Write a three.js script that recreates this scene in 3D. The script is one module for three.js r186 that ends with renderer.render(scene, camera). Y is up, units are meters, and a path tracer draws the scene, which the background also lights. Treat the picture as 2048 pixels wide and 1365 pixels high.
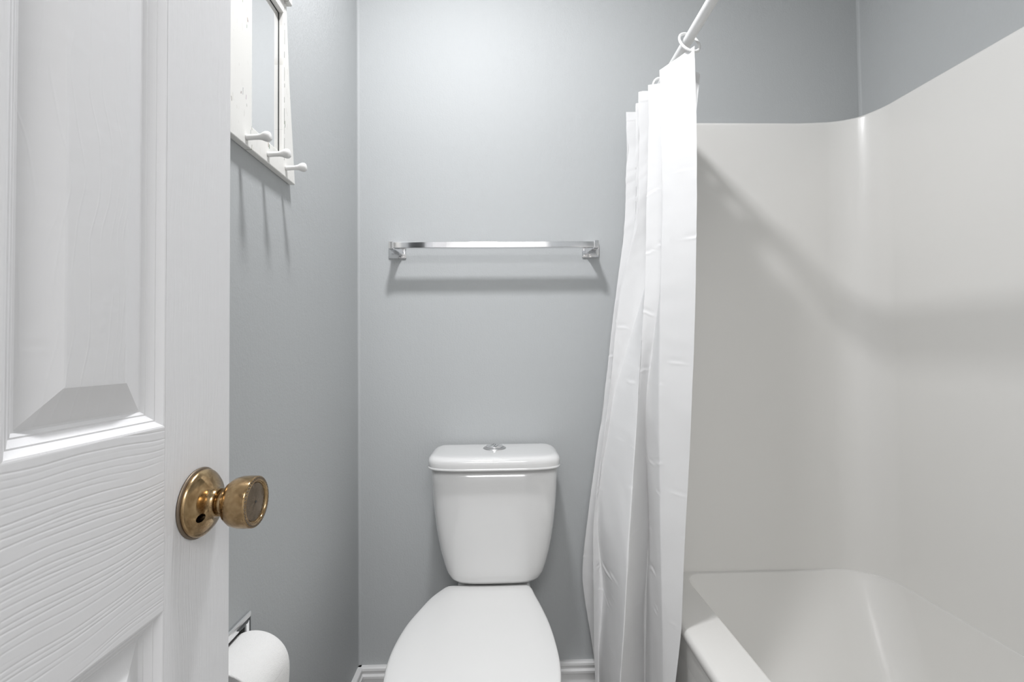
import * as THREE from 'three';
import { RoundedBoxGeometry } from 'three/addons/geometries/RoundedBoxGeometry.js';
import { mergeGeometries, mergeVertices, toCreasedNormals } from 'three/addons/utils/BufferGeometryUtils.js';
import { ImprovedNoise } from 'three/addons/math/ImprovedNoise.js';
import { RectAreaLightUniformsLib } from 'three/addons/lights/RectAreaLightUniformsLib.js';
import { Brush, Evaluator, SUBTRACTION } from 'three-bvh-csg';

// ------------------------------------------------------------------ camera, light, exposure
const scene = new THREE.Scene();
scene.background = new THREE.Color(0x000000);
const camera = new THREE.PerspectiveCamera(2 * Math.atan(682.5 / 950) * 180 / Math.PI, 2048 / 1365, 0.02, 30);
camera.rotation.order = 'YXZ';
camera.rotation.set(0.0226, -0.0253, -0.010);
camera.position.set(0, 1.05, 0);
const renderer = new THREE.WebGLRenderer({ antialias: true });
renderer.toneMapping = THREE.LinearToneMapping;
renderer.toneMappingExposure = 1.35;
renderer.shadowMap.enabled = true;
RectAreaLightUniformsLib.init();
const CEILING_LAMP = { at: [-0.095, 2.388, -0.70], power: 285, size: 0.12 };
const UNSEEN_HALL_LAMP = { at: [0.05, 2.385, 1.25], width: 1.0, depth: 0.9, power: 7.2 };  // out of view behind the camera, lights surfaces that face the doorway

// ------------------------------------------------------------------ helpers
let seed = 12345;
const rnd = () => { seed = (seed * 1664525 + 1013904223) >>> 0; return seed / 4294967296; };
const perlin = new ImprovedNoise();
const noise = (x, y, z = 0) => perlin.noise(x + 31.7, y + 17.3, z + 5.1);
const lerp = (a, b, t) => a + (b - a) * t;
const clamp01 = (t) => Math.max(0, Math.min(1, t));
const smooth = (a, b, t) => { t = clamp01((t - a) / (b - a)); return t * t * (3 - 2 * t); };

function part(name, geo, mat, parent, label) {
  const m = new THREE.Mesh(geo, mat);
  m.name = name; m.castShadow = true; m.receiveShadow = true;
  if (label) m.userData.label = label;
  parent.add(m);
  return m;
}
function thing(name, label, category, at = [0, 0, 0], group) {
  const g = new THREE.Group(); g.name = name; g.position.set(...at);
  g.userData = { label, category };
  if (group) g.userData.group = group;
  scene.add(g);
  return g;
}
function structure(name, geo, mat, label, category) {
  const m = part(name, geo, mat, scene);
  m.userData = { kind: 'structure', label, category };
  return m;
}
const boxAt = (x0, x1, y0, y1, z0, z1) => {
  const g = new THREE.BoxGeometry(x1 - x0, y1 - y0, z1 - z0);
  g.translate((x0 + x1) / 2, (y0 + y1) / 2, (z0 + z1) / 2); return g;
};
const rbox = (x0, x1, y0, y1, z0, z1, r = 0.003, s = 3) => {
  const g = new RoundedBoxGeometry(x1 - x0, y1 - y0, z1 - z0, s, r);
  g.translate((x0 + x1) / 2, (y0 + y1) / 2, (z0 + z1) / 2); return g;
};
// planar uv in metres / size
function planarUV(g, a, b, size) {
  const p = g.attributes.position, uv = new Float32Array(p.count * 2), get = { x: 'getX', y: 'getY', z: 'getZ' };
  for (let i = 0; i < p.count; i++) { uv[2 * i] = p[get[a]](i) / size; uv[2 * i + 1] = p[get[b]](i) / size; }
  g.setAttribute('uv', new THREE.BufferAttribute(uv, 2)); return g;
}
// box uv by dominant normal, metres / size
function boxUV(g, size) {
  const p = g.attributes.position, n = g.attributes.normal, uv = new Float32Array(p.count * 2);
  for (let i = 0; i < p.count; i++) {
    const ax = Math.abs(n.getX(i)), ay = Math.abs(n.getY(i)), az = Math.abs(n.getZ(i));
    let u, v;
    if (ax >= ay && ax >= az) { u = p.getZ(i); v = p.getY(i); } else if (ay >= az) { u = p.getX(i); v = p.getZ(i); } else { u = p.getX(i); v = p.getY(i); }
    uv[2 * i] = u / size; uv[2 * i + 1] = v / size;
  }
  g.setAttribute('uv', new THREE.BufferAttribute(uv, 2)); return g;
}
// skin closed rings of points (arrays of [x,y,z], all the same length)
function loft(rings, { capStart = false, capEnd = false, closed = true } = {}) {
  const n = rings[0].length, pos = [], idx = [];
  rings.forEach(r => r.forEach(p => pos.push(...p)));
  const m = closed ? n : n - 1;
  for (let i = 0; i < rings.length - 1; i++) for (let j = 0; j < m; j++) {
    const a = i * n + j, b = i * n + (j + 1) % n, c = a + n, d = b + n;
    idx.push(a, b, d, a, d, c);
  }
  const cap = (k, flip) => {
    const c = [0, 0, 0]; rings[k].forEach(p => { for (let q = 0; q < 3; q++) c[q] += p[q] / n; });
    const ci = pos.length / 3; pos.push(...c);
    for (let j = 0; j < n; j++) { const a = k * n + j, b = k * n + (j + 1) % n; flip ? idx.push(ci, b, a) : idx.push(ci, a, b); }
  };
  if (capStart) cap(0, true);
  if (capEnd) cap(rings.length - 1, false);
  const g = new THREE.BufferGeometry();
  g.setAttribute('position', new THREE.Float32BufferAttribute(pos, 3));
  g.setIndex(idx); g.computeVertexNormals();
  return g;
}
const lathe = (pts, seg = 64) => new THREE.LatheGeometry(pts.map(p => new THREE.Vector2(...p)), seg);
function dataTexture(w, h, fn, { color = false, repeat = true } = {}) {
  const d = new Uint8Array(w * h * 4);
  for (let y = 0; y < h; y++) for (let x = 0; x < w; x++) {
    const c = fn(x / w, y / h), k = 4 * (y * w + x);
    if (typeof c === 'number') { d[k] = d[k + 1] = d[k + 2] = Math.round(255 * clamp01(c)); } else { for (let q = 0; q < 3; q++) d[k + q] = Math.round(255 * clamp01(c[q])); }
    d[k + 3] = 255;
  }
  const t = new THREE.DataTexture(d, w, h, THREE.RGBAFormat);
  t.magFilter = THREE.LinearFilter; t.minFilter = THREE.LinearMipmapLinearFilter; t.generateMipmaps = true;
  if (repeat) t.wrapS = t.wrapT = THREE.RepeatWrapping;
  if (color) t.colorSpace = THREE.SRGBColorSpace;
  t.needsUpdate = true; return t;
}

// ------------------------------------------------------------------ materials
const lin = (r, g, b) => new THREE.Color().setRGB(r, g, b);
const std = (o) => new THREE.MeshPhysicalMaterial({ side: THREE.DoubleSide, ...o });
const per = (u, v, f, s = 0) => { // tileable noise
  const a = u * Math.PI * 2, b = v * Math.PI * 2, k = f / 6.283;
  return noise(Math.cos(a) * k + s, Math.sin(a) * k, Math.cos(b) * k) + noise(Math.sin(b) * k + 9 + s, Math.cos(a) * k + 3, Math.sin(a) * k);
};
const rollerTex = dataTexture(512, 512, (u, v) => 0.5 + 0.22 * per(u, v, 60) + 0.16 * per(u, v, 130, 4) + 0.16 * per(u, v, 14, 8));
const M = {};
M.wall = std({ color: lin(0.500, 0.516, 0.521), roughness: 0.5, specularIntensity: 0.2, bumpMap: rollerTex, bumpScale: 0.0004 });
M.ceiling = std({ color: lin(0.82, 0.82, 0.81), roughness: 0.9 });
M.floor = std({ color: lin(0.42, 0.41, 0.40), roughness: 0.45 });
M.trim = std({ color: lin(0.78, 0.78, 0.775), roughness: 0.35 });
M.hall = std({ color: lin(0.74, 0.74, 0.735), roughness: 0.7 });
M.porcelain = std({ color: lin(0.74, 0.74, 0.735), roughness: 0.10, clearcoat: 0.6, clearcoatRoughness: 0.04 });
M.seat = std({ color: lin(0.73, 0.73, 0.72), roughness: 0.28 });
M.gelcoat = std({ color: lin(0.845, 0.835, 0.808), roughness: 0.22, bumpMap: rollerTex, bumpScale: 0.00006 });
M.chrome = std({ color: lin(0.86, 0.86, 0.87), metalness: 1, roughness: 0.07 });
M.darkChrome = std({ color: lin(0.5, 0.5, 0.5), metalness: 1, roughness: 0.22 });
M.brushed = std({ color: lin(0.62, 0.62, 0.62), metalness: 1, roughness: 0.25 });
M.rod = std({ color: lin(0.80, 0.80, 0.79), roughness: 0.3 });
M.ring = std({ color: lin(0.84, 0.84, 0.83), roughness: 0.3 });
M.curtain = std({ color: lin(0.81, 0.81, 0.81), roughness: 0.85, specularIntensity: 0.5, transmission: 0.08, thickness: 0 });
M.paper = std({ color: lin(0.86, 0.855, 0.84), roughness: 1, bumpMap: rollerTex, bumpScale: 0.0006 });
M.card = std({ color: lin(0.45, 0.36, 0.26), roughness: 0.9 });
M.mirror = std({ color: lin(0.9, 0.9, 0.9), metalness: 1, roughness: 0.02 });
M.black = std({ color: lin(0.02, 0.02, 0.02), roughness: 0.5 });

// moulded wood grain of the door skins (relief only)
function grainTexture(lines, warp, seedShift, depth) {
  const pos = []; let t = 0; seed = 77 + seedShift;
  while (t < 1) { pos.push([t, 0.35 + 0.65 * rnd(), rnd() * 10]); t += (0.5 + rnd()) / lines; }
  const W = 1024, H = 1024, arr = new Float32Array(W * H).fill(0.6);
  for (let x = 0; x < W; x++) {
    const u = x / W;
    for (const [p, s, ph] of pos) {
      const near = warp * (0.7 * Math.sin(u * 6.283 * 2 + p * 6.283 * 2) + 0.45 * Math.sin(u * 6.283 * 5 + p * 6.283 * 3 + seedShift) + 0.1 * Math.sin(u * 6.283 * 11 + ph));
      const c = ((p + near) % 1 + 1) % 1 * H;
      const gap = smooth(-1.2, -0.5, Math.sin(u * 6.283 + ph * 3) + 0.5 * Math.sin(u * 6.283 * 3 + ph));
      for (let k = -3; k <= 3; k++) { const y = ((Math.floor(c) + k) % H + H) % H; const d = Math.abs(Math.floor(c) + k - c); arr[y * W + x] -= s * depth * gap * Math.exp(-d * d / 1.0); }
    }
  }
  return dataTexture(W, H, (u, v) => arr[Math.min(H - 1, Math.round(v * H)) * W + Math.min(W - 1, Math.round(u * W))] + 0.05 * per(u, v, 90, seedShift));
}
const railGrain = grainTexture(125, 0.004, 3, 0.35);
const stileGrain = grainTexture(260, 0.004, 11, 0.2);
const panelGrain = grainTexture(60, 0.012, 29, 0.14);
const doorColor = lin(0.815, 0.815, 0.825);
M.doorRail = std({ color: doorColor, roughness: 0.42, bumpMap: railGrain, bumpScale: 0.0005 });
M.doorStile = std({ color: doorColor, roughness: 0.42, bumpMap: stileGrain, bumpScale: 0.0007 });
M.doorPanel = std({ color: doorColor, roughness: 0.42, bumpMap: panelGrain, bumpScale: 0.0009 });
// aged brass: tarnish and worn patches
const brassTex = dataTexture(512, 512, (u, v) => {
  const a = 0.5 + 0.6 * per(u, v, 9, 2) + 0.25 * per(u, v, 40, 5), k = clamp01(a);
  return [lerp(0.56, 0.75, k), lerp(0.46, 0.65, k), lerp(0.33, 0.50, k)];
}, { color: true });
const brassRough = dataTexture(256, 256, (u, v) => 0.5 + 0.35 * per(u, v, 12, 7) + 0.2 * per(u, v, 60, 1));
M.brass = std({ map: brassTex, metalness: 1, roughness: 0.42, roughnessMap: brassRough });
M.brassFace = std({ color: lin(0.20, 0.15, 0.10), metalness: 0.9, roughness: 0.5, roughnessMap: brassRough });
M.tarnish = std({ color: lin(0.20, 0.16, 0.12), metalness: 0.8, roughness: 0.5 });
// distressed white paint with dark rubbed streaks
function distressed() {
  const c = document.createElement('canvas'); c.width = 512; c.height = 1024;
  const g = c.getContext('2d'); seed = 4242;
  g.fillStyle = '#ecebe7'; g.fillRect(0, 0, 512, 1024);
  for (let i = 0; i < 260; i++) {
    const x = rnd() * 512, y = rnd() * 1024, l = 6 + rnd() * 30;
    g.strokeStyle = `rgba(214,212,205,${0.3 + rnd() * 0.4})`; g.lineWidth = 1 + rnd() * 2;
    g.beginPath(); g.moveTo(x, y); g.lineTo(x + (rnd() - 0.5) * 4, y + l); g.stroke();
  }
  for (let i = 0; i < 26; i++) {
    const x = (i % 2 ? 0.58 + 0.4 * rnd() : rnd()) * 512, y = rnd() * 1024, n = 1 + Math.floor(rnd() * 3);
    for (let k = 0; k < n; k++) {
      g.strokeStyle = `rgba(${80 + rnd() * 50 | 0},${80 + rnd() * 45 | 0},${76 + rnd() * 40 | 0},${0.45 + rnd() * 0.5})`; g.lineWidth = 1.5 + rnd() * 2.2;
      const xx = x + (rnd() - 0.5) * 22, yy = y + (rnd() - 0.5) * 60, l = 8 + rnd() * 26;
      g.beginPath(); g.moveTo(xx, yy); g.lineTo(xx + (rnd() - 0.5) * 5, yy + l); g.stroke();
    }
  }
  for (let y = 60; y < 900;) {            // rubbed arris of the far stile
    const l = 14 + rnd() * 70; g.strokeStyle = `rgba(70,70,66,${0.4 + rnd() * 0.5})`; g.lineWidth = 2.2;
    g.beginPath(); g.moveTo(107 + rnd() * 2, y); g.lineTo(107 + rnd() * 2, y + l); g.stroke(); y += l + 10 + rnd() * 60;
  }
  const t = new THREE.CanvasTexture(c); t.colorSpace = THREE.SRGBColorSpace; t.wrapS = t.wrapT = THREE.RepeatWrapping; return t;
}
M.rack = std({ map: distressed(), roughness: 0.5 });
M.peg = std({ color: lin(0.84, 0.835, 0.82), roughness: 0.35 });
M.lampGlass = std({ color: lin(0.9, 0.9, 0.88), roughness: 0.5, emissive: lin(0.97, 0.98, 1), emissiveIntensity: 4 });
M.unseenPanelGlow = std({ color: lin(0.9, 0.9, 0.9), roughness: 0.6, emissive: lin(1, 0.98, 0.96), emissiveIntensity: 2.5 });  // glow of the unseen hallway panel

// ------------------------------------------------------------------ room shell
const X0 = -0.424, X1 = 1.126, ZB = -1.43, ZF = 0.12, H = 2.40, T = 0.1;
structure('floor', boxUV(boxAt(X0 - T, X1 + T, -0.05, 0, ZB - T, 2.2), 0.5), M.floor, 'plain vinyl bathroom floor', 'floor');
structure('ceiling', boxUV(boxAt(X0 - 0.9, X1 + 0.5, H, H + 0.06, ZB - T, 2.2), 0.5), M.ceiling, 'white ceiling over the bathroom', 'ceiling');
structure('wall_back', boxUV(boxAt(X0 - T, X1 + T, 0, H, ZB - T, ZB), 0.25), M.wall, 'grey-blue painted wall behind the toilet', 'wall');
structure('wall_right', boxUV(boxAt(X1, X1 + T, 0, H, ZB, ZF), 0.25), M.wall, 'grey-blue painted wall above the long side of the bath surround', 'wall');
// left wall with the opening for the recessed paper holder
const TP = { z0: -0.803, z1: -0.655, y0: 0.468, y1: 0.616 };
{
  const s = new THREE.Shape([[ZB, 0], [ZF, 0], [ZF, H], [ZB, H]].map(p => new THREE.Vector2(...p)));
  s.holes.push(new THREE.Path([[TP.z0, TP.y0], [TP.z0, TP.y1], [TP.z1, TP.y1], [TP.z1, TP.y0]].map(p => new THREE.Vector2(...p))));
  const g = new THREE.ExtrudeGeometry(s, { depth: T, bevelEnabled: false });
  // local (u = z, v = y, w = depth) -> world x = X0 - w
  const p = g.attributes.position;
  for (let i = 0; i < p.count; i++) { const u = p.getX(i), v = p.getY(i), w = p.getZ(i); p.setXYZ(i, X0 - w, v, u); }
  g.computeVertexNormals(); boxUV(g, 0.25);
  structure('wall_left', g, M.wall, 'grey-blue painted wall with the mirror rack and paper holder', 'wall');
}
// front wall with the doorway the picture is taken from
const DOOR = { x0: -0.335, x1: 0.30, y1: 2.05 };
structure('wall_front', boxUV(mergeGeometries([
  boxAt(X0 - T, DOOR.x0, 0, H, ZF, ZF + T), boxAt(DOOR.x1, X1 + T, 0, H, ZF, ZF + T), boxAt(DOOR.x0, DOOR.x1, DOOR.y1, H, ZF, ZF + T)]), 0.25), M.wall, 'painted wall around the open doorway', 'wall');
structure('trim_1', mergeGeometries([
  boxAt(DOOR.x0 - 0.06, DOOR.x0, 0, DOOR.y1 + 0.06, ZF + T, ZF + T + 0.015), boxAt(DOOR.x1, DOOR.x1 + 0.06, 0, DOOR.y1 + 0.06, ZF + T, ZF + T + 0.015),
  boxAt(DOOR.x0, DOOR.x1, DOOR.y1, DOOR.y1 + 0.06, ZF + T, ZF + T + 0.015)]), M.trim, 'white casing around the doorway', 'door casing');
// unseen hallway behind the camera; its pale walls bounce light into the room
structure('wall_hall_left', boxUV(boxAt(-1.3, -1.2, 0, H, ZF + T, 2.2), 0.5), M.hall, 'unseen pale hallway wall left of the doorway', 'wall');
structure('wall_hall_right', boxUV(boxAt(1.3, 1.4, 0, H, ZF + T, 2.2), 0.5), M.hall, 'unseen pale hallway wall right of the doorway', 'wall');
structure('wall_hall_far', boxUV(boxAt(-1.3, 1.4, 0, H, 2.1, 2.2), 0.5), M.hall, 'unseen pale hallway wall opposite the doorway', 'wall');
structure('wall_hall_near', boxUV(mergeGeometries([boxAt(-1.3, X0 - T, 0, H, ZF, ZF + T), boxAt(X1 + T, 1.4, 0, H, ZF, ZF + T)]), 0.5), M.hall, 'unseen pale hallway wall beside the bathroom', 'wall');
structure('floor_hall', mergeGeometries([boxAt(-1.3, X0 - T, -0.05, 0, ZF, 2.2), boxAt(X1 + T, 1.4, -0.05, 0, ZF, 2.2)]), M.floor, 'unseen plain hallway floor', 'floor');

// baseboards
const bbProfile = [[0, 0], [0.022, 0], [0.022, 0.062], [0.019, 0.068], [0.009, 0.070], [0.009, 0.098], [0.016, 0.101], [0.0165, 0.108], [0.012, 0.113], [0.012, 0.119], [0.0145, 0.123], [0.0135, 0.129], [0.009, 0.132], [0, 0.132]];
function baseboard(name, len, place, label) {
  const s = new THREE.Shape(bbProfile.map(p => new THREE.Vector2(...p)));
  const g = new THREE.ExtrudeGeometry(s, { depth: len, bevelEnabled: false });
  place(g); structure(name, g, M.trim, label, 'baseboard');
}
baseboard('baseboard_back', 0.424 + 0.435, g => { g.rotateY(-Math.PI / 2); g.translate(0.435, 0, ZB); }, 'white moulded baseboard behind the toilet');
baseboard('baseboard_left', ZF - ZB, g => { g.translate(X0, 0, ZB); }, 'white moulded baseboard along the left wall');

// painted-over caulk beads in the two back corners
for (const [n, x, sgn, y0, what] of [['trim_2', X0, 1, 0.13, 'left'], ['trim_3', X1, -1, 1.76, 'right']]) {
  const sh = new THREE.Shape([[0, 0], [0.0065, 0], [0.0042, -0.0008], [0.0018, -0.0022], [0.0006, -0.0046], [0, -0.0065]].map(p => new THREE.Vector2(p[0] * sgn, p[1])));
  const g = new THREE.ExtrudeGeometry(sh, { depth: H - y0, bevelEnabled: false }); g.rotateX(-Math.PI / 2);
  const q = g.attributes.position; for (let i = 0; i < q.count; i++) q.setXYZ(i, x + q.getX(i), y0 + q.getY(i), ZB + q.getZ(i));
  g.computeVertexNormals(); boxUV(g, 0.25);
  structure(n, g, M.wall, `painted caulk bead in the ${what} back corner`, 'caulk');
}

// ------------------------------------------------------------------ lamps
{
  const [lx, ly, lz] = CEILING_LAMP.at;
  const g = thing('ceiling_lamp', 'small round white recessed lamp in the ceiling above the toilet', 'ceiling lamp', [lx, H, lz]);
  part('trim_ring', lathe([[0.068, 0], [0.098, 0], [0.098, -0.003], [0.094, -0.006], [0.075, -0.006], [0.068, -0.002]], 48), M.trim, g);
  part('diffuser', lathe([[0.0001, 0], [0.069, 0], [0.069, -0.004], [0.0001, -0.0045]], 48), M.lampGlass, g);
  const l = new THREE.RectAreaLight(0xfbfbfd, CEILING_LAMP.power, CEILING_LAMP.size, CEILING_LAMP.size);
  l.name = 'ceiling_lamp_light'; l.position.set(lx, ly, lz); l.lookAt(lx, 0, lz);
  scene.add(l);
}
{
  const [lx, ly, lz] = UNSEEN_HALL_LAMP.at;
  const g = thing('unseen_hall_ceiling_light', 'unseen panel light behind the camera, placed to light the surfaces facing the doorway', 'ceiling light', [lx, H, lz]);
  part('frame', boxAt(-UNSEEN_HALL_LAMP.width / 2 - 0.02, UNSEEN_HALL_LAMP.width / 2 + 0.02, -0.008, 0, -UNSEEN_HALL_LAMP.depth / 2 - 0.02, UNSEEN_HALL_LAMP.depth / 2 + 0.02), M.trim, g);
  part('diffuser', boxAt(-UNSEEN_HALL_LAMP.width / 2, UNSEEN_HALL_LAMP.width / 2, -0.012, -0.008, -UNSEEN_HALL_LAMP.depth / 2, UNSEEN_HALL_LAMP.depth / 2), M.unseenPanelGlow, g);
  const l = new THREE.RectAreaLight(0xfbfbfd, UNSEEN_HALL_LAMP.power, UNSEEN_HALL_LAMP.width, UNSEEN_HALL_LAMP.depth);
  l.name = 'unseen_hall_light'; l.position.set(lx, ly, lz); l.lookAt(lx, 0, lz); scene.add(l);  // unseen source, softens the shadows through the doorway
}

// ------------------------------------------------------------------ bath surround and bathtub
const SX = 1.102, SZ = -1.402, SXL = 0.448, SF = 0.10, RC = 0.11, RIM = 0.395;
const surTop = (x, z) => x > SX - 0.001 ? 1.745 - 0.05 * (z - SZ) : 1.738 + 0.007 * smooth(SX - 0.2, SX, x);
{
  const path = [];          // plan: along the back, round the corner, along the long side, round, along the front end
  for (let i = 0; i <= 14; i++) path.push([lerp(SXL, SX - RC, i / 14), SZ, lerp(SXL, SX - RC, i / 14), ZB + 0.001]);
  for (let i = 1; i <= 24; i++) {
    const a = i / 24 * Math.PI / 2, x = SX - RC + RC * Math.sin(a), z = SZ + RC - RC * Math.cos(a), t = i / 24;
    const wx = t < 0.5 ? lerp(SX - RC, X1 - 0.001, t * 2) : X1 - 0.001, wz = t < 0.5 ? ZB + 0.001 : lerp(ZB + 0.001, SZ + RC, t * 2 - 1);
    path.push([x, z, wx, wz]);
  }
  for (let i = 1; i <= 24; i++) { const z = lerp(SZ + RC, SF - RC, i / 24); path.push([SX, z, X1 - 0.001, z]); }
  for (let i = 1; i <= 24; i++) {
    const a = i / 24 * Math.PI / 2, x = SX - RC + RC * Math.cos(a), z = SF - RC + RC * Math.sin(a), t = i / 24;
    const wx = t < 0.5 ? X1 - 0.001 : lerp(X1 - 0.001, SX - RC, t * 2 - 1), wz = t < 0.5 ? lerp(SF - RC, ZF - 0.001, t * 2) : ZF - 0.001;
    path.push([x, z, wx, wz]);
  }
  for (let i = 1; i <= 14; i++) path.push([lerp(SX - RC, SXL, i / 14), SF, lerp(SX - RC, SXL, i / 14), ZF - 0.001]);
  const topOf = (x, z) => { const k = smooth(SZ, SZ + RC, z); return lerp(1.738 + 0.007 * smooth(SX - 0.2, SX, x), 1.747 - 0.05 * (z - SZ), k); };
  const rows = [];
  const put = (dn, up) => rows.push(path.map(([x, z, wx, wz]) => {   // dn: share of the way to the wall, up: metres below the top
    return [lerp(x, wx, dn), topOf(x, z) - up, lerp(z, wz, dn)];
  }));
  rows.push(path.map(([x, z]) => [x, RIM + 0.0001, z]));
  for (let k = 1; k <= 8; k++) rows.push(path.map(([x, z]) => [x, lerp(RIM, topOf(x, z) - 0.012, k / 8), z]));
  put(0.03, 0.008); put(0.10, 0.004); put(0.22, 0.001); put(0.36, 0); put(1, 0);
  const s = thing('bath_surround', 'off-white moulded bath surround panel wrapping the corner above the tub', 'bath surround');
  const g = loft(rows, { closed: false }); boxUV(g, 0.5);
  part('wall_panel', g, M.gelcoat, s);
  // exposed edge of the moulding towards the toilet
  part('edge_flange', mergeGeometries([rbox(SXL - 0.012, SXL + 0.001, RIM + 0.0001, 1.738, ZB + 0.001, SZ + 0.001, 0.004), rbox(SXL - 0.012, SXL + 0.001, RIM + 0.0001, 1.67, SF - 0.001, ZF - 0.001, 0.004)]), M.gelcoat, s);
}
{
  const t = thing('bathtub', 'off-white moulded bathtub with flat rim beside the curtain', 'bathtub', [0, 0, 0]);
  const rr = (x0, x1, z0, z1, r, y) => {      // rounded rectangle ring; r = [back-left, back-right, front-right, front-left]
    const out = [], K = 16, c = [[x0 + r[0], z0 + r[0], Math.PI, 1.5 * Math.PI, r[0]], [x1 - r[1], z0 + r[1], 1.5 * Math.PI, 2 * Math.PI, r[1]], [x1 - r[2], z1 - r[2], 0, 0.5 * Math.PI, r[2]], [x0 + r[3], z1 - r[3], 0.5 * Math.PI, Math.PI, r[3]]];
    c.forEach(([cx, cz, a0, a1, R], q) => {
      for (let i = 0; i <= K; i++) { const a = lerp(a0, a1, i / K); out.push([cx + R * Math.cos(a), y, cz + R * Math.sin(a)]); }
      const nx = c[(q + 1) % 4], e = out[out.length - 1], f = [nx[0] + nx[4] * Math.cos(nx[2]), y, nx[1] + nx[4] * Math.sin(nx[2])];
      for (let i = 1; i < 24; i++) out.push([lerp(e[0], f[0], i / 24), y, lerp(e[2], f[2], i / 24)]);
    });
    return out;
  };
  const OX = 0.424, IX = 0.531, IR = SX - 0.001, IZ = SZ + 0.008, IF = SF - 0.06, cb = RC - 0.001;
  // rim: from the inner opening out to the outer edges, rounded down towards the apron
  const inner = rr(IX, IR, IZ, IF, [0.05, cb - 0.004, 0.1, 0.06], RIM - 0.004), inner2 = rr(IX - 0.007, IR, IZ - 0.002, IF + 0.004, [0.05, cb, 0.1, 0.06], RIM);
  const outer = inner2.map(([x, y, z]) => [x, y, z]);
  const spread = (y, ox) => outer.map(([x, , z]) => [x < IX + 0.06 ? lerp(x, ox, smooth(IX + 0.055, IX - 0.002, x)) : (x > IR - 0.05 ? lerp(x, SX + 0.012, smooth(IR - 0.05, IR - 0.003, x)) : x), y, z < IZ + 0.06 ? lerp(z, SZ - 0.012, smooth(IZ + 0.05, IZ, z)) : (z > IF - 0.06 ? lerp(z, SF + 0.004, smooth(IF - 0.05, IF, z)) : z)]);
  const rimRows = [inner, inner2];
  rimRows.push(spread(RIM, OX + 0.018));
  [[0.0085, 0.0013], [0.004, 0.004], [0.001, 0.0085], [0, 0.014], [0.0005, 0.022], [0.006, 0.034]].forEach(([dx, dy]) => rimRows.push(spread(RIM - dy, OX + dx)));
  part('rim', boxUV(loft(rimRows), 0.5), M.gelcoat, t);
  // basin
  const rows = [];
  const S = [[0, 0], [0.06, 0.004], [0.25, 0.02], [0.5, 0.045], [0.75, 0.075], [0.88, 0.10], [0.95, 0.125], [0.99, 0.16], [1, 0.21]];
  for (const [d, i] of S) {
    const y = lerp(RIM - 0.004, 0.075, d), q = i * 0.55;
    rows.push(rr(IX + q, IR - q * 0.8, IZ + i * 1.8, IF - i, [0.05 + i * 0.5, cb - 0.004 + i * 0.25, 0.1 + i * 0.3, 0.06 + i * 0.3], y));
  }
  part('basin', boxUV(loft(rows, { capEnd: true }), 0.5), M.gelcoat, t);
  const ap = new THREE.Shape([[0.006, RIM - 0.034], [0.012, 0.30], [0.016, 0.18], [0.012, 0.08], [0.004, 0.03], [0.002, 0.002], [0.03, 0.002], [0.03, RIM - 0.034]].map(p => new THREE.Vector2(OX + p[0], p[1])));
  const ag = new THREE.ExtrudeGeometry(ap, { depth: SF - SZ, bevelEnabled: false, steps: 1 }); ag.translate(0, 0, SZ);
  part('apron', boxUV(ag, 0.5), M.gelcoat, t);
}

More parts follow.
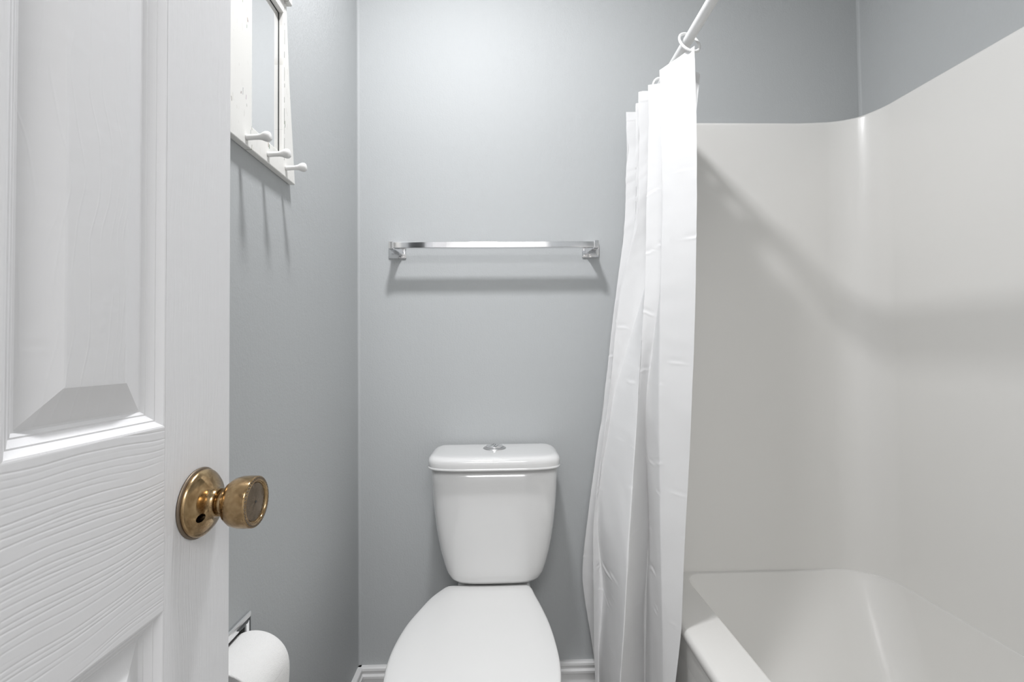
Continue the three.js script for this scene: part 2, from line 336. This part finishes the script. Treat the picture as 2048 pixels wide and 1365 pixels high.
// ------------------------------------------------------------------ open door with knob
const DX = -0.303, DT = 0.035, DZ0 = -0.541, DZ1 = 0.065, DY0 = 0.012, DY1 = 2.03;
{
  const d = new THREE.Group(); d.name = 'door_1'; d.userData = { kind: 'structure', label: 'white moulded six-panel door standing open with a brass knob', category: 'door' };
  d.position.set(DX, DY0, DZ1); scene.add(d);
  const o = g => { g.translate(-DX, -DY0, -DZ1); return g; };
  const ZS = [DZ0, -0.438, -0.297, -0.195, -0.054, DZ1], YS = [DY0, 0.22, 0.822, 0.985, 1.55, 1.66, 1.90, DY1];
  const slab = (z0, z1, y0, y1, mat, name, along) => {
    const g = boxAt(DX - DT, DX, y0, y1, z0, z1);
    if (along === 'z') planarUV(g, 'z', 'y', 0.6); else planarUV(g, 'y', 'z', 0.6);
    part(name, o(g), mat, d);
  };
  // stiles with eased outer edges
  for (const [a, b] of [[ZS[0], ZS[1]], [ZS[4], ZS[5]]]) {
    const g = rbox(DX - DT, DX, DY0, DY1, a, b, 0.0012, 2); planarUV(g, 'y', 'z', 0.6);
    part('stile', o(g), M.doorStile, d);
  }
  for (const [a, b] of [[YS[0], YS[1]], [YS[2], YS[3]], [YS[4], YS[5]], [YS[6], YS[7]]]) slab(ZS[1], ZS[4], a, b, M.doorRail, 'rail', 'z');
  for (const [a, b] of [[YS[1], YS[2]], [YS[3], YS[4]], [YS[5], YS[6]]]) slab(ZS[2], ZS[3], a, b, M.doorStile, 'mullion', 'y');
  // raised panels in their stepped moulding
  const prof = [[0, 0], [0.0015, -0.0004], [0.0062, -0.0046], [0.0074, -0.0046], [0.0122, -0.0086], [0.0134, -0.0086], [0.0158, -0.0106], [0.0175, -0.0106], [0.0425, -0.0014], [0.0445, -0.0012]];
  const ringAt = (z0, z1, y0, y1, i, dx) => {
    const c = [[z0 + i, y0 + i], [z1 - i, y0 + i], [z1 - i, y1 - i], [z0 + i, y1 - i]], out = [];
    for (let k = 0; k < 4; k++) out.push([DX + dx, c[k][1], c[k][0]]);
    return out;
  };
  for (const [za, zb] of [[ZS[1], ZS[2]], [ZS[3], ZS[4]]]) for (const [ya, yb] of [[YS[1], YS[2]], [YS[3], YS[4]], [YS[5], YS[6]]]) {
    const rows = prof.map(([i, dx]) => ringAt(za, zb, ya, yb, i, dx));
    let g = loft(rows, { capEnd: true });
    g = toCreasedNormals(g, 0.12);
    const core = boxAt(DX - DT + 0.008, DX - 0.013, ya - 0.002, yb + 0.002, za - 0.002, zb + 0.002).toNonIndexed();
    planarUV(g, 'y', 'z', 0.6); planarUV(core, 'y', 'z', 0.6);
    part('panel', o(mergeGeometries([g, core])), M.doorPanel, d);
  }
  // knob on the bathroom side: axis along +x
  const KZ = -0.487, KY = 0.902;
  const kn = new THREE.Group(); kn.name = 'door_knob'; kn.userData.label = 'aged brass round knob with privacy button';
  kn.scale.set(0.93, 0.975, 0.975); kn.position.set(0, KY - DY0, KZ - DZ1); d.add(kn);
  const turn = g => { g.rotateZ(-Math.PI / 2); return g; };
  part('back_ring', turn(lathe([[0.015, 0], [0.0352, 0], [0.0356, 0.0015], [0.0345, 0.003], [0.030, 0.0035], [0.015, 0.0035]])), M.tarnish, kn, 'tarnished dark ring behind the rosette');
  const rosProfile = [[0.0001, 0.002], [0.0325, 0.002], [0.0338, 0.0035], [0.0336, 0.0055], [0.0325, 0.0072], [0.029, 0.0105], [0.024, 0.0138], [0.019, 0.0162], [0.0155, 0.0182], [0.014, 0.021], [0.0136, 0.024], [0.0001, 0.024]];
  const ros = mergeVertices(turn(lathe(rosProfile, 96)), 1e-5);
  let rg = ros;
  const hole = new THREE.CylinderGeometry(0.0043, 0.0043, 0.03, 20); turn(hole); hole.translate(0.010, -0.0095, 0.0195);
  try {
    const ev = new Evaluator(); ev.attributes = ['position', 'normal', 'uv'];
    const A = new Brush(turn(lathe(rosProfile, 96))), B = new Brush(hole); A.updateMatrixWorld(); B.updateMatrixWorld();
    rg = ev.evaluate(A, B, SUBTRACTION).geometry;
  } catch (e) { console.log('csg', e.message); }
  part('rosette', rg, M.brass, kn);
  part('collar', turn(lathe([[0.0001, 0.02], [0.0118, 0.02], [0.0118, 0.034], [0.0001, 0.034]], 48)), M.brass, kn);
  part('knob', turn(lathe([[0.0001, 0.029], [0.0125, 0.0292], [0.0155, 0.0305], [0.0205, 0.034], [0.0243, 0.0395], [0.0259, 0.046], [0.0262, 0.053], [0.0259, 0.0598], [0.0255, 0.0612], [0.0247, 0.0618], [0.0242, 0.0612], [0.0232, 0.0616], [0.0224, 0.0622], [0.0213, 0.0622], [0.0206, 0.0612], [0.0204, 0.059], [0.0001, 0.0585]], 96)), M.brass, kn);
  const beads = [];
  for (let i = 0; i < 44; i++) { const a = i / 44 * Math.PI * 2, b = new THREE.SphereGeometry(0.0012, 6, 5); b.scale(0.7, 1, 1.5); b.rotateX(0.6); b.translate(0, 0, 0.0236); b.rotateX(a); b.translate(0.0615, 0, 0); beads.push(b); }
  part('rope_ring', mergeGeometries(beads), M.tarnish, kn, 'dark rope-patterned ring');
  part('face_disc', turn(lathe([[0.0001, 0.0605], [0.0022, 0.0605], [0.0022, 0.0603], [0.0185, 0.0602], [0.0194, 0.0596], [0.0194, 0.058], [0.0001, 0.058]], 64)), M.brassFace, kn, 'dark bronze face plate');
  part('button_hole', turn(lathe([[0.0001, 0.0607], [0.0014, 0.0607], [0.0017, 0.0604], [0.0017, 0.058]], 16)), M.black, kn);
  // strike plate side: latch on the free edge
  part('latch_plate', o(boxAt(DX - DT / 2 - 0.012, DX - DT / 2 + 0.012, KY - 0.028, KY + 0.028, DZ0 - 0.0012, DZ0 + 0.001)), M.brass, d, 'brass latch plate');
}

// ------------------------------------------------------------------ mirror rack with pegs on the left wall
{
  const FX = X0 + 0.0125;                 // front face
  const at = [X0, 1.39, -0.845];
  const r = thing('mirror_rack', 'distressed white wooden wall mirror with a row of pegs, beside the door', 'mirror', at);
  const o = g => { g.translate(-at[0], -at[1], -at[2]); return g; };
  const uvz = g => { planarUV(g, 'z', 'y', 1); const u = g.attributes.uv; for (let i = 0; i < u.count; i++) u.setXY(i, (u.getX(i) + 0.98) / 0.30, (u.getY(i) - 1.38) / 0.38); return g; };
  const ext = (pts, x0, x1, bev = 0.0015, hole) => {          // polygon in (z, y), extruded in x
    const s = new THREE.Shape(pts.map(p => new THREE.Vector2(...p)));
    if (hole) s.holes.push(new THREE.Path(hole.map(p => new THREE.Vector2(...p))));
    const g = new THREE.ExtrudeGeometry(s, { depth: x1 - x0 - 2 * bev, bevelEnabled: true, bevelThickness: bev, bevelSize: bev, bevelOffset: -bev, bevelSegments: 2 });
    const p = g.attributes.position;
    for (let i = 0; i < p.count; i++) { const u = p.getX(i), v = p.getY(i), w = p.getZ(i); p.setXYZ(i, x0 + bev + w, v, u); }
    g.computeVertexNormals(); return uvz(g);
  };
  const yb = 1.392, yt = 1.735, mz0 = -0.912, mz1 = -0.798, my0 = 1.431, my1 = 1.708;
  const far = y => lerp(-0.965, -0.926, clamp01((y - yb) / (yt - yb) * 1.15)), near = y => lerp(-0.690, -0.735, clamp01((y - yb) / (1.62 - yb)));
  part('frame', o(ext([[far(yb), yb], [near(yb), yb], [near(yb + 0.2), yb + 0.2], [near(yt), yt], [far(yt), yt], [far(yb + 0.2), yb + 0.2]], X0 + 0.0005, FX, 0.0015, [[mz0, my0], [mz0, my1], [mz1, my1], [mz1, my0]])), M.rack, r);
  part('cornice', o(uvz(rbox(X0 + 0.0005, FX + 0.008, yt, yt + 0.016, -0.934, -0.728, 0.003))), M.rack, r);
  part('mirror_pane', o(boxAt(X0 + 0.0006, X0 + 0.0036, my0 - 0.006, my1 + 0.006, mz0 - 0.006, mz1 + 0.006)), M.mirror, r, 'narrow mirror glass');
  part('mirror_gap_strip', o(mergeGeometries([boxAt(X0 + 0.0036, X0 + 0.0045, my0 - 0.01, my1 + 0.01, mz0 - 0.001, mz0 + 0.0012), boxAt(X0 + 0.0036, X0 + 0.0045, my0 - 0.01, my1 + 0.01, mz1 - 0.0012, mz1 + 0.001), boxAt(X0 + 0.0036, X0 + 0.0045, my1 - 0.0012, my1 + 0.001, mz0, mz1)])), M.black, r, 'black strip standing in for the dark gap around the glass');  // thin black strips drawn in place of the dark gap between glass and frame
  const pegGeo = lathe([[0.0001, 0], [0.0048, 0], [0.0046, 0.004], [0.0043, 0.012], [0.0044, 0.020], [0.0052, 0.0255], [0.0072, 0.0295], [0.0084, 0.0335], [0.0082, 0.037], [0.0066, 0.0395], [0.004, 0.0405], [0.0001, 0.0408]], 32); pegGeo.rotateZ(-Math.PI / 2 + 0.05);
  for (const [z, y] of [[-0.78, 1.405], [-0.852, 1.407], [-0.923, 1.410]]) {
    const p = part('peg', pegGeo, M.peg, r); p.position.set(FX - 0.001 - at[0], y - at[1], z - at[2]);
  }
}

// ------------------------------------------------------------------ paper holder and roll
{
  const at = [X0, 0.54, -0.729];
  const h = thing('paper_holder', 'recessed chrome toilet paper holder set into the left wall', 'paper holder', at);
  const o = g => { g.translate(-at[0], -at[1], -at[2]); return g; };
  const s = new THREE.Shape([[TP.z0 - 0.008, TP.y0 - 0.008], [TP.z1 + 0.008, TP.y0 - 0.008], [TP.z1 + 0.008, TP.y1 + 0.008], [TP.z0 - 0.008, TP.y1 + 0.008]].map(p => new THREE.Vector2(...p)));
  s.holes.push(new THREE.Path([[TP.z0 + 0.008, TP.y0 + 0.008], [TP.z0 + 0.008, TP.y1 - 0.008], [TP.z1 - 0.008, TP.y1 - 0.008], [TP.z1 - 0.008, TP.y0 + 0.008]].map(p => new THREE.Vector2(...p))));
  const g = new THREE.ExtrudeGeometry(s, { depth: 0.001, bevelEnabled: true, bevelThickness: 0.0035, bevelSize: 0.006, bevelOffset: -0.006, bevelSegments: 3 });
  const p = g.attributes.position;
  for (let i = 0; i < p.count; i++) { const u = p.getX(i), v = p.getY(i), w = p.getZ(i); p.setXYZ(i, X0 + 0.0036 + w, v, u); }
  g.computeVertexNormals();
  part('frame', o(g), M.chrome, h);
  const D = 0.055, th = 0.002, z0 = TP.z0 + 0.002, z1 = TP.z1 - 0.002, y0 = TP.y0 + 0.002, y1 = TP.y1 - 0.002;
  part('recess', o(mergeGeometries([boxAt(X0 - D, X0 - D + th, y0, y1, z0, z1), boxAt(X0 - D, X0 + 0.002, y0, y0 + th, z0, z1), boxAt(X0 - D, X0 + 0.002, y1 - th, y1, z0, z1), boxAt(X0 - D, X0 + 0.002, y0, y1, z0, z0 + th), boxAt(X0 - D, X0 + 0.002, y0, y1, z1 - th, z1)])), M.darkChrome, h, 'dark metal recess');
  const RX = -0.395, RY = 0.556;
  part('roller_arm', o(mergeGeometries([rbox(X0 - 0.01, RX + 0.012, RY - 0.012, RY + 0.012, -0.793, -0.789, 0.0015), rbox(X0 - 0.01, RX + 0.012, RY - 0.012, RY + 0.012, -0.669, -0.665, 0.0015)])), M.chrome, h);
  const rol = new THREE.CylinderGeometry(0.009, 0.009, 0.122, 24); rol.rotateX(Math.PI / 2); rol.translate(RX, RY, -0.729);
  part('roller', o(rol), M.trim, h);
  const t = thing('toilet_paper_roll', 'fat roll of white toilet paper in the recessed holder', 'toilet paper', [RX, RY, -0.729]);
  const n = 120, R = 0.0525, rings = [], L = 0.052;
  const spiral = (k, r) => { const a = k / n * Math.PI * 2; return r + 0.0008 * (1 - k / n) + 0.0004 * Math.sin(a * 3 + 1); };
  const ring = (z, dr, rad) => { const q = []; for (let k = 0; k < n; k++) { const a = k / n * Math.PI * 2, rr2 = (rad || spiral(k, R)) - dr; q.push([rr2 * Math.cos(a), rr2 * Math.sin(a), z]); } return q; };
  rings.push(ring(-L, 0, 0.0205), ring(-L, 0.002), ring(-L + 0.001, 0.0004), ring(-L + 0.003, 0), ring(0, 0.0003), ring(L - 0.003, 0), ring(L - 0.001, 0.0004), ring(L, 0.002), ring(L, 0, 0.0205));
  const rollG = loft(rings); 
  { const ps = rollG.attributes.position, uv = new Float32Array(ps.count * 2); for (let i = 0; i < ps.count; i++) { uv[2 * i] = Math.atan2(ps.getY(i), ps.getX(i)) * R / 0.08; uv[2 * i + 1] = ps.getZ(i) / 0.08; } rollG.setAttribute('uv', new THREE.BufferAttribute(uv, 2)); }
  part('paper', rollG, M.paper, t);
  part('core', lathe([[0.019, -L], [0.0204, -L], [0.0204, L], [0.019, L], [0.019, -L]], 40).rotateX(Math.PI / 2), M.card, t);
  // loose end hanging from the front of the roll
  const tail = [];
  for (let i = 0; i <= 24; i++) { const y = 0.004 - i * 0.0055, x = R + 0.0009 - 0.0016 * smooth(0, 6, i) + 0.0012 * Math.sin(i * 0.35); tail.push([[x, y, -L + 0.001], [x + 0.0004, y, 0], [x, y, L - 0.001], [x - 0.0005, y, L - 0.001], [x - 0.0005, y, 0], [x - 0.0005, y, -L + 0.001]]); }
  part('loose_sheet', boxUV(loft(tail, { capStart: true, capEnd: true }), 0.08), M.paper, t);
}

// ------------------------------------------------------------------ towel bar
{
  const BY = 1.3575, BZ = -1.362, XL = -0.305, XR = 0.277;
  const t = thing('towel_bar', 'chrome square towel bar mounted on the wall above the toilet', 'towel bar', [(XL + XR) / 2, BY, ZB]);
  const o = g => { g.translate(-(XL + XR) / 2, -BY, -ZB); return g; };
  const e = 0.0085;
  part('bar', o(rbox(XL - 0.004, XR + 0.004, BY - e, BY + e, BZ - e, BZ + e, 0.0012, 2)), M.chrome, t);
  const sq = (cx, cy, hw, hh, z, r = 0.18) => { // rounded square ring
    const out = []; for (let k = 0; k < 4; k++) { const sx = [1, -1, -1, 1][k], sy = [1, 1, -1, -1][k], rr2 = r * Math.min(hw, hh); for (let i = 0; i <= 5; i++) { const a = (k + i / 5) * Math.PI / 2; out.push([cx + sx * (hw - rr2) + rr2 * Math.cos(a), cy + sy * (hh - rr2) + rr2 * Math.sin(a), z]); } } return out;
  };
  for (const [bx, s] of [[XL, -1], [XR, 1]]) {
    const g = new THREE.Group(); g.name = 'bracket'; t.add(g);
    const px = bx + s * 0.003;
    part('wall_plate', o(toCreasedNormals(loft([sq(bx, BY, 0.026, 0.024, ZB, 0.15), sq(bx, BY, 0.026, 0.024, ZB + 0.004, 0.15), sq(bx, BY, 0.0225, 0.0205, ZB + 0.0065, 0.15), sq(bx, BY, 0.020, 0.018, ZB + 0.0068, 0.15), sq(bx, BY, 0.017, 0.015, ZB + 0.0095, 0.15)], { capEnd: true }), 0.45)), M.chrome, g);
    part('arm', o(toCreasedNormals(loft([sq(bx, BY, 0.0165, 0.0145, ZB + 0.0092, 0.1), sq(lerp(bx, px, 0.3), BY, 0.0115, 0.011, ZB + 0.022, 0.1), sq(lerp(bx, px, 0.7), BY, 0.0078, 0.0088, ZB + 0.042, 0.1), sq(px, BY, 0.006, 0.0086, BZ - 0.009, 0.1)], { capEnd: true }), 0.45)), M.chrome, g);
    part('end_cap', o(rbox(px - 0.0065, px + 0.0065, BY - 0.0112, BY + 0.0112, BZ - 0.0112, BZ + 0.0112, 0.0015, 2)), M.chrome, g);
  }
}

// ------------------------------------------------------------------ toilet
{
  const CX = -0.018;
  const t = thing('toilet', 'white two-piece toilet with closed lid and push-button tank', 'toilet', [CX, 0, -1.1]);
  const o = g => { g.translate(-CX, 0, 1.1); return g; };
  const N = 96, zb = -1.418;
  const plan = (w, zf, y, nF = 3.2, bow = 0.012) => {       // flat back, bowed front
    const out = [], zc = lerp(zb, zf + bow, 0.52);
    for (let i = 0; i < N; i++) {
      const a = i / N * Math.PI * 2, c = Math.cos(a), s = Math.sin(a), front = s > 0, n = front ? nF : 7;
      const r = Math.pow(Math.pow(Math.abs(c), n) + Math.pow(Math.abs(s), n), -1 / n);
      out.push([CX + w * r * c, y, zc + (front ? (zf - zc) : (zc - zb)) * r * s]);
    }
    return out;
  };
  const body = [[0.4320, 0.075, -1.305], [0.4325, 0.098, -1.285], [0.4362, 0.112, -1.272], [0.446, 0.1225, -1.264], [0.462, 0.1315, -1.2605], [0.485, 0.139, -1.2575], [0.515, 0.1465, -1.254], [0.55, 0.153, -1.250], [0.59, 0.159, -1.246], [0.65, 0.165, -1.241], [0.705, 0.168, -1.237], [0.752, 0.169, -1.2345]];
  part('tank', o(loft(body.map(([y, w, zf]) => plan(w, zf, y, 4.2)), { capStart: true, capEnd: true })), M.porcelain, t);
  const lid = [[0.747, 0.0095], [0.7455, 0.005], [0.7455, 0.003], [0.747, 0.001], [0.7495, 0.0005], [0.751, 0.0022], [0.7525, 0.0022], [0.760, 0.0014], [0.767, 0.002], [0.772, 0.0045], [0.7755, 0.0085], [0.7775, 0.014], [0.7785, 0.022], [0.779, 0.045]];
  part('tank_lid', o(loft(lid.map(([y, i]) => plan(0.1775 - i, -1.2165 - i, y, 4.2).map(([x, yy, z]) => [x, yy, Math.max(z, zb - 0.004 + i * 0.7)])), { capStart: true, capEnd: true })), M.porcelain, t);
  // dual push button
  const fb = new THREE.Group(); fb.name = 'flush_button'; fb.position.set(0, 0.7788, -1.346 + 1.1); t.add(fb);
  part('bezel', lathe([[0.0001, -0.002], [0.0325, -0.002], [0.0325, 0.0008], [0.031, 0.0022], [0.0255, 0.0045], [0.0245, 0.0045], [0.0245, 0.002], [0.0001, 0.002]], 64), M.brushed, fb, 'brushed metal ring');
  const half = (s) => {
    const sh = new THREE.Shape(); const R = 0.0236;
    if (s > 0) { sh.absarc(0, 0, R, -Math.PI / 2, Math.PI / 2, false); sh.bezierCurveTo(0.009, 0.012, -0.007, -0.008, 0.0004, -R); }
    else { sh.absarc(0, 0, R, Math.PI / 2, Math.PI * 1.5, false); sh.bezierCurveTo(-0.0082, -0.008, 0.0078, 0.012, -0.0004, R); }
    const g = new THREE.ExtrudeGeometry(sh, { depth: 0.003, bevelEnabled: true, bevelThickness: 0.0012, bevelSize: 0.0009, bevelOffset: -0.0009, bevelSegments: 3, curveSegments: 32 });
    g.rotateX(-Math.PI / 2); g.translate(0, 0.0032 + (s > 0 ? 0 : 0.0006), 0); return g;
  };
  part('button_half', half(1), M.chrome, fb); part('button_half', half(-1), M.chrome, fb);
  // seat lid and seat ring: plan traced as a closed curve (x, z)
  const plan2 = [[-0.035, -1.283], [-0.120, -1.285], [-0.145, -1.282], [-0.159, -1.264], [-0.182, -1.223], [-0.198, -1.178], [-0.2205, -1.103], [-0.2325, -1.013], [-0.2315, -0.95], [-0.222, -0.893], [-0.197, -0.838], [-0.152, -0.798], [-0.094, -0.780], [-0.050, -0.777], [-0.008, -0.782], [0.046, -0.805], [0.086, -0.846], [0.107, -0.897], [0.1145, -0.955], [0.114, -1.02], [0.1075, -1.10], [0.095, -1.175], [0.083, -1.232], [0.077, -1.264], [0.069, -1.279], [0.048, -1.283]];
  const curve = new THREE.CatmullRomCurve3(plan2.map(([x, z]) => new THREE.Vector3(x, 0, z)), true, 'centripetal');
  const K = 160, pts = curve.getSpacedPoints(K).slice(0, K);
  const shrink = (y, inset) => pts.map(p => { const dx = p.x - cen.x, dz = p.z - cen.z, k = 1 - inset / Math.hypot(dx, dz * 0.72); return [cen.x + dx * k, y, cen.z + dz * k]; });
  const cen = new THREE.Vector3(-0.055, 0, -1.0);
  const lidRows = [[0.4085, 0.006], [0.4075, 0.003], [0.409, 0.0006], [0.414, 0], [0.4225, 0.0002], [0.427, 0.0010], [0.4292, 0.003], [0.4312, 0.008], [0.4322, 0.017], [0.4332, 0.026], [0.4338, 0.034], [0.434, 0.046]];
  part('seat_lid', o(loft(lidRows.map(([y, i]) => shrink(y, i)), { capStart: true, capEnd: true })), M.seat, t);
  const sr = [[0.389, 0.012], [0.3885, 0.008], [0.391, 0.005], [0.397, 0.0045], [0.403, 0.006], [0.4055, 0.009], [0.406, 0.06], [0.389, 0.065]];
  part('seat', o(loft(sr.map(([y, i]) => shrink(y, i)).concat([shrink(0.389, 0.012)]))), M.seat, t);
  for (const x of [-0.112, 0.054]) part('hinge', o(rbox(x - 0.017, x + 0.017, 0.4, 0.4235, -1.298, -1.276, 0.006)), M.seat, t);
  // bowl: rim, bowl, pedestal
  const el = (y, w, z0, z1, n = 2.4) => { const q = []; for (let i = 0; i < N; i++) { const a = i / N * Math.PI * 2, c = Math.cos(a), s = Math.sin(a), r = Math.pow(Math.pow(Math.abs(c), n) + Math.pow(Math.abs(s), n), -1 / n); q.push([-0.045 + w * r * c, y, (z0 + z1) / 2 + (z1 - z0) / 2 * r * s]); } return q; };
  const bowl = [[0.388, 0.12, -1.18, -0.86], [0.388, 0.155, -1.24, -0.80], [0.384, 0.162, -1.25, -0.792], [0.366, 0.163, -1.25, -0.792], [0.345, 0.156, -1.25, -0.80], [0.29, 0.135, -1.26, -0.83], [0.22, 0.112, -1.29, -0.87], [0.14, 0.102, -1.32, -0.90], [0.06, 0.105, -1.34, -0.885], [0.015, 0.112, -1.345, -0.875], [0, 0.112, -1.345, -0.875]];
  part('bowl', o(loft(bowl.map(b => el(...b)), { capStart: true, capEnd: true })), M.porcelain, t);
  part('deck', o(mergeGeometries([rbox(CX - 0.105, CX + 0.095, 0.30, 0.425, -1.415, -1.2875, 0.02, 4), rbox(CX - 0.07, CX + 0.07, 0.40, 0.4325, -1.40, -1.30, 0.008, 3)])), M.porcelain, t);
}

// ------------------------------------------------------------------ curtain rod, rings, curtain
const RODX = 0.456, RODY = 1.79, RODR = 0.0118;
{
  const r = thing('curtain_rod', 'white round shower curtain rod running above the tub rim', 'curtain rod', [RODX, RODY, ZB]);
  const tube = new THREE.CylinderGeometry(RODR, RODR, ZF - ZB - 0.004, 40); tube.rotateX(Math.PI / 2); tube.translate(0, 0, (ZF - ZB) / 2);
  part('tube', tube, M.rod, r);
  for (const s of [0, 1]) { const f = lathe([[0.0001, 0], [0.026, 0], [0.026, 0.004], [0.018, 0.012], [0.0135, 0.02], [0.0001, 0.02]], 40); f.rotateX(s ? -Math.PI / 2 : Math.PI / 2); if (s) f.translate(0, 0, ZF - ZB); part('end_flange', f, M.rod, r); }
}
function ring(name, at, tiltX, tiltY, label) {
  const g = new THREE.TorusGeometry(0.0245, 0.003, 14, 64); g.scale(1, 1.5, 1);
  const t = thing(name, label, 'curtain ring', at, 'curtain rings on the rod');
  const m = part('hoop', g, M.ring, t); m.rotation.set(tiltX, tiltY, 0);
}
ring('curtain_ring', [0.4545, 1.7775, -1.096], -0.5, 0.15, 'white plastic curtain ring nearest the camera, looped over the rod');
ring('curtain_ring_001', [0.4515, 1.7695, -1.285], -0.2, 0.15, 'white plastic curtain ring half hidden behind the first curtain fold');
{
  // folds: plan positions (x, d = distance from the camera side) of each crease at seven heights
  const f = 950, px = (p, d) => (p - 1000) / f * d;
  const rows = [
    [1.752, [1405, 1.07], [1326, 1.155], [1423, 1.17], [1300, 1.222], [1400, 1.24], [1280, 1.262], [1390, 1.285], [1276, 1.31], [1370, 1.335], [1256, 1.365], [1330, 1.385]],
    [1.60, [1405, 1.07], [1328, 1.152], [1405, 1.172], [1299, 1.22], [1380, 1.242], [1280, 1.262], [1360, 1.285], [1275, 1.31], [1345, 1.335], [1256, 1.365], [1310, 1.385]],
    [1.40, [1404, 1.071], [1329, 1.147], [1360, 1.18], [1296, 1.215], [1335, 1.25], [1278, 1.262], [1320, 1.287], [1272, 1.31], [1310, 1.338], [1250, 1.366], [1295, 1.385]],
    [1.20, [1398, 1.075], [1323, 1.142], [1326, 1.188], [1291, 1.205], [1290, 1.265], [1240, 1.290], [1285, 1.305], [1238, 1.325], [1280, 1.345], [1231, 1.362], [1275, 1.385]],
    [0.90, [1384, 1.085], [1317, 1.140], [1291, 1.222], [1275, 1.185], [1222, 1.300], [1214, 1.292], [1250, 1.315], [1213, 1.328], [1245, 1.348], [1203, 1.365], [1250, 1.385]],
    [0.60, [1365, 1.10], [1316, 1.140], [1294, 1.245], [1254, 1.145], [1190, 1.308], [1183, 1.298], [1215, 1.32], [1183, 1.335], [1210, 1.352], [1172, 1.368], [1230, 1.386]],
    [0.40, [1355, 1.11], [1317, 1.142], [1285, 1.255], [1241, 1.125], [1199, 1.30], [1180, 1.283], [1205, 1.315], [1178, 1.335], [1200, 1.355], [1156, 1.378], [1220, 1.386]],
    [0.22, [1337, 1.12], [1318, 1.147], [1281, 1.265], [1228, 1.115], [1189, 1.30], [1180, 1.287], [1205, 1.318], [1188, 1.34], [1208, 1.358], [1173, 1.38], [1222, 1.386]],
    [0.04, [1326, 1.12], [1316, 1.15], [1280, 1.265], [1225, 1.115], [1192, 1.30], [1186, 1.29], [1208, 1.32], [1200, 1.343], [1214, 1.36], [1190, 1.38], [1228, 1.386]],
  ];
  const nc = rows[0].length - 1;
  const cols = []; // one smooth vertical curve per crease
  for (let c = 0; c < nc; c++) cols.push(new THREE.CatmullRomCurve3(rows.map(r => { const [p, d] = r[c + 1]; return new THREE.Vector3(px(p, d), r[0], -d); }), false, 'catmullrom', 0.35));
  const V = 640, grid = [];
  const chaikin = (p, k) => { const q = [p[0]]; for (let i = 0; i < p.length - 1; i++) { const a = p[i], b = p[i + 1]; if (i > 0) q.push([lerp(a[0], b[0], k), lerp(a[1], b[1], k), lerp(a[2], b[2], k)]); if (i < p.length - 2) q.push([lerp(a[0], b[0], 1 - k), lerp(a[1], b[1], 1 - k), lerp(a[2], b[2], 1 - k)]); } q.push(p[p.length - 1]); return q; };
  for (let v = 0; v <= V; v++) {
    const y = lerp(1.752, 0.04, v / V);
    let line = cols.map(c => { // find the curve point at this height
      let lo = 0, hi = 1; for (let k = 0; k < 22; k++) { const m = (lo + hi) / 2; c.getPoint(m).y > y ? lo = m : hi = m; }
      const p = c.getPoint((lo + hi) / 2); return [p.x, y, p.z];
    });
    line = chaikin(chaikin(line, 0.06), 0.25);
    // resample each piece
    const S = 130, len = [0]; for (let i = 1; i < line.length; i++) len.push(len[i - 1] + Math.hypot(line[i][0] - line[i - 1][0], line[i][2] - line[i - 1][2]));
    const row = [], tot = len[len.length - 1];
    // sample by crease share so that the creases stay on the same columns
    for (let j = 0; j <= S; j++) {
      const t = j / S * (line.length - 1), i = Math.min(line.length - 2, Math.floor(t)), w = t - i;
      row.push([lerp(line[i][0], line[i + 1][0], w), y, lerp(line[i][2], line[i + 1][2], w), lerp(len[i], len[i + 1], w)]);
    }
    grid.push(row);
  }
  // relief along the sheet normal: soft buckles, packing creases, top hem
  const creases = [[1.56, 0.5], [1.47, 0.9], [1.30, 0.9], [1.135, 1], [1.02, 0.8], [0.955, 1.1], [0.80, 0.9], [0.70, 0.8], [0.585, 0.9], [0.475, 1.3], [0.40, 1.1], [0.30, 0.7]];
  const nV = grid.length, nS = grid[0].length, pos = [], uv = [], idx = [];
  for (let v = 0; v < nV; v++) for (let j = 0; j < nS; j++) {
    const p = grid[v][j], a = grid[v][Math.max(0, j - 1)], b = grid[v][Math.min(nS - 1, j + 1)];
    let tx = b[0] - a[0], tz = b[2] - a[2]; const l = Math.hypot(tx, tz) || 1; const nx = tz / l, nz = -tx / l;
    const s = p[3], y = p[1];
    let h = 0.0030 * noise(s * 9, y * 3.2, 1) + 0.0014 * noise(s * 22, y * 9, 4) + 0.0006 * noise(s * 60, y * 30, 7);
    for (const [cy, amp] of creases) {
      const yy = y - cy - 0.06 * noise(s * 13, cy * 9, 2) - 0.008 * noise(s * 45, cy * 5);
      const m = smooth(0.05, 0.4, noise(s * 19 + cy * 13, cy * 7, 9));
      h += 0.75 * amp * m * (0.0016 * Math.exp(-yy * yy / 0.000008) - 0.0012 * Math.exp(-(yy - 0.008) * (yy - 0.008) / 0.00003));
    }
    if (y > 1.722) h += 0.0007 * smooth(1.722, 1.724, y);
    const sag = v === 0 || y > 1.70 ? -0.008 * Math.abs(Math.sin(s * 16)) * smooth(1.70, 1.752, y) : 0;
    pos.push(p[0] + nx * h, y + sag, p[2] + nz * h); uv.push(s, y);
  }
  for (let v = 0; v < nV - 1; v++) for (let j = 0; j < nS - 1; j++) { const a = v * nS + j; idx.push(a, a + nS, a + 1, a + 1, a + nS, a + nS + 1); }
  const g = new THREE.BufferGeometry();
  g.setAttribute('position', new THREE.Float32BufferAttribute(pos, 3)); g.setAttribute('uv', new THREE.Float32BufferAttribute(uv, 2)); g.setIndex(idx); g.computeVertexNormals();
  const t = thing('shower_curtain', 'white plastic shower curtain bunched in folds at the tub end', 'shower curtain', [0.36, 0.04, -1.25]);
  g.translate(-0.36, -0.04, 1.25);
  part('sheet', g, M.curtain, t);
}

renderer.render(scene, camera);
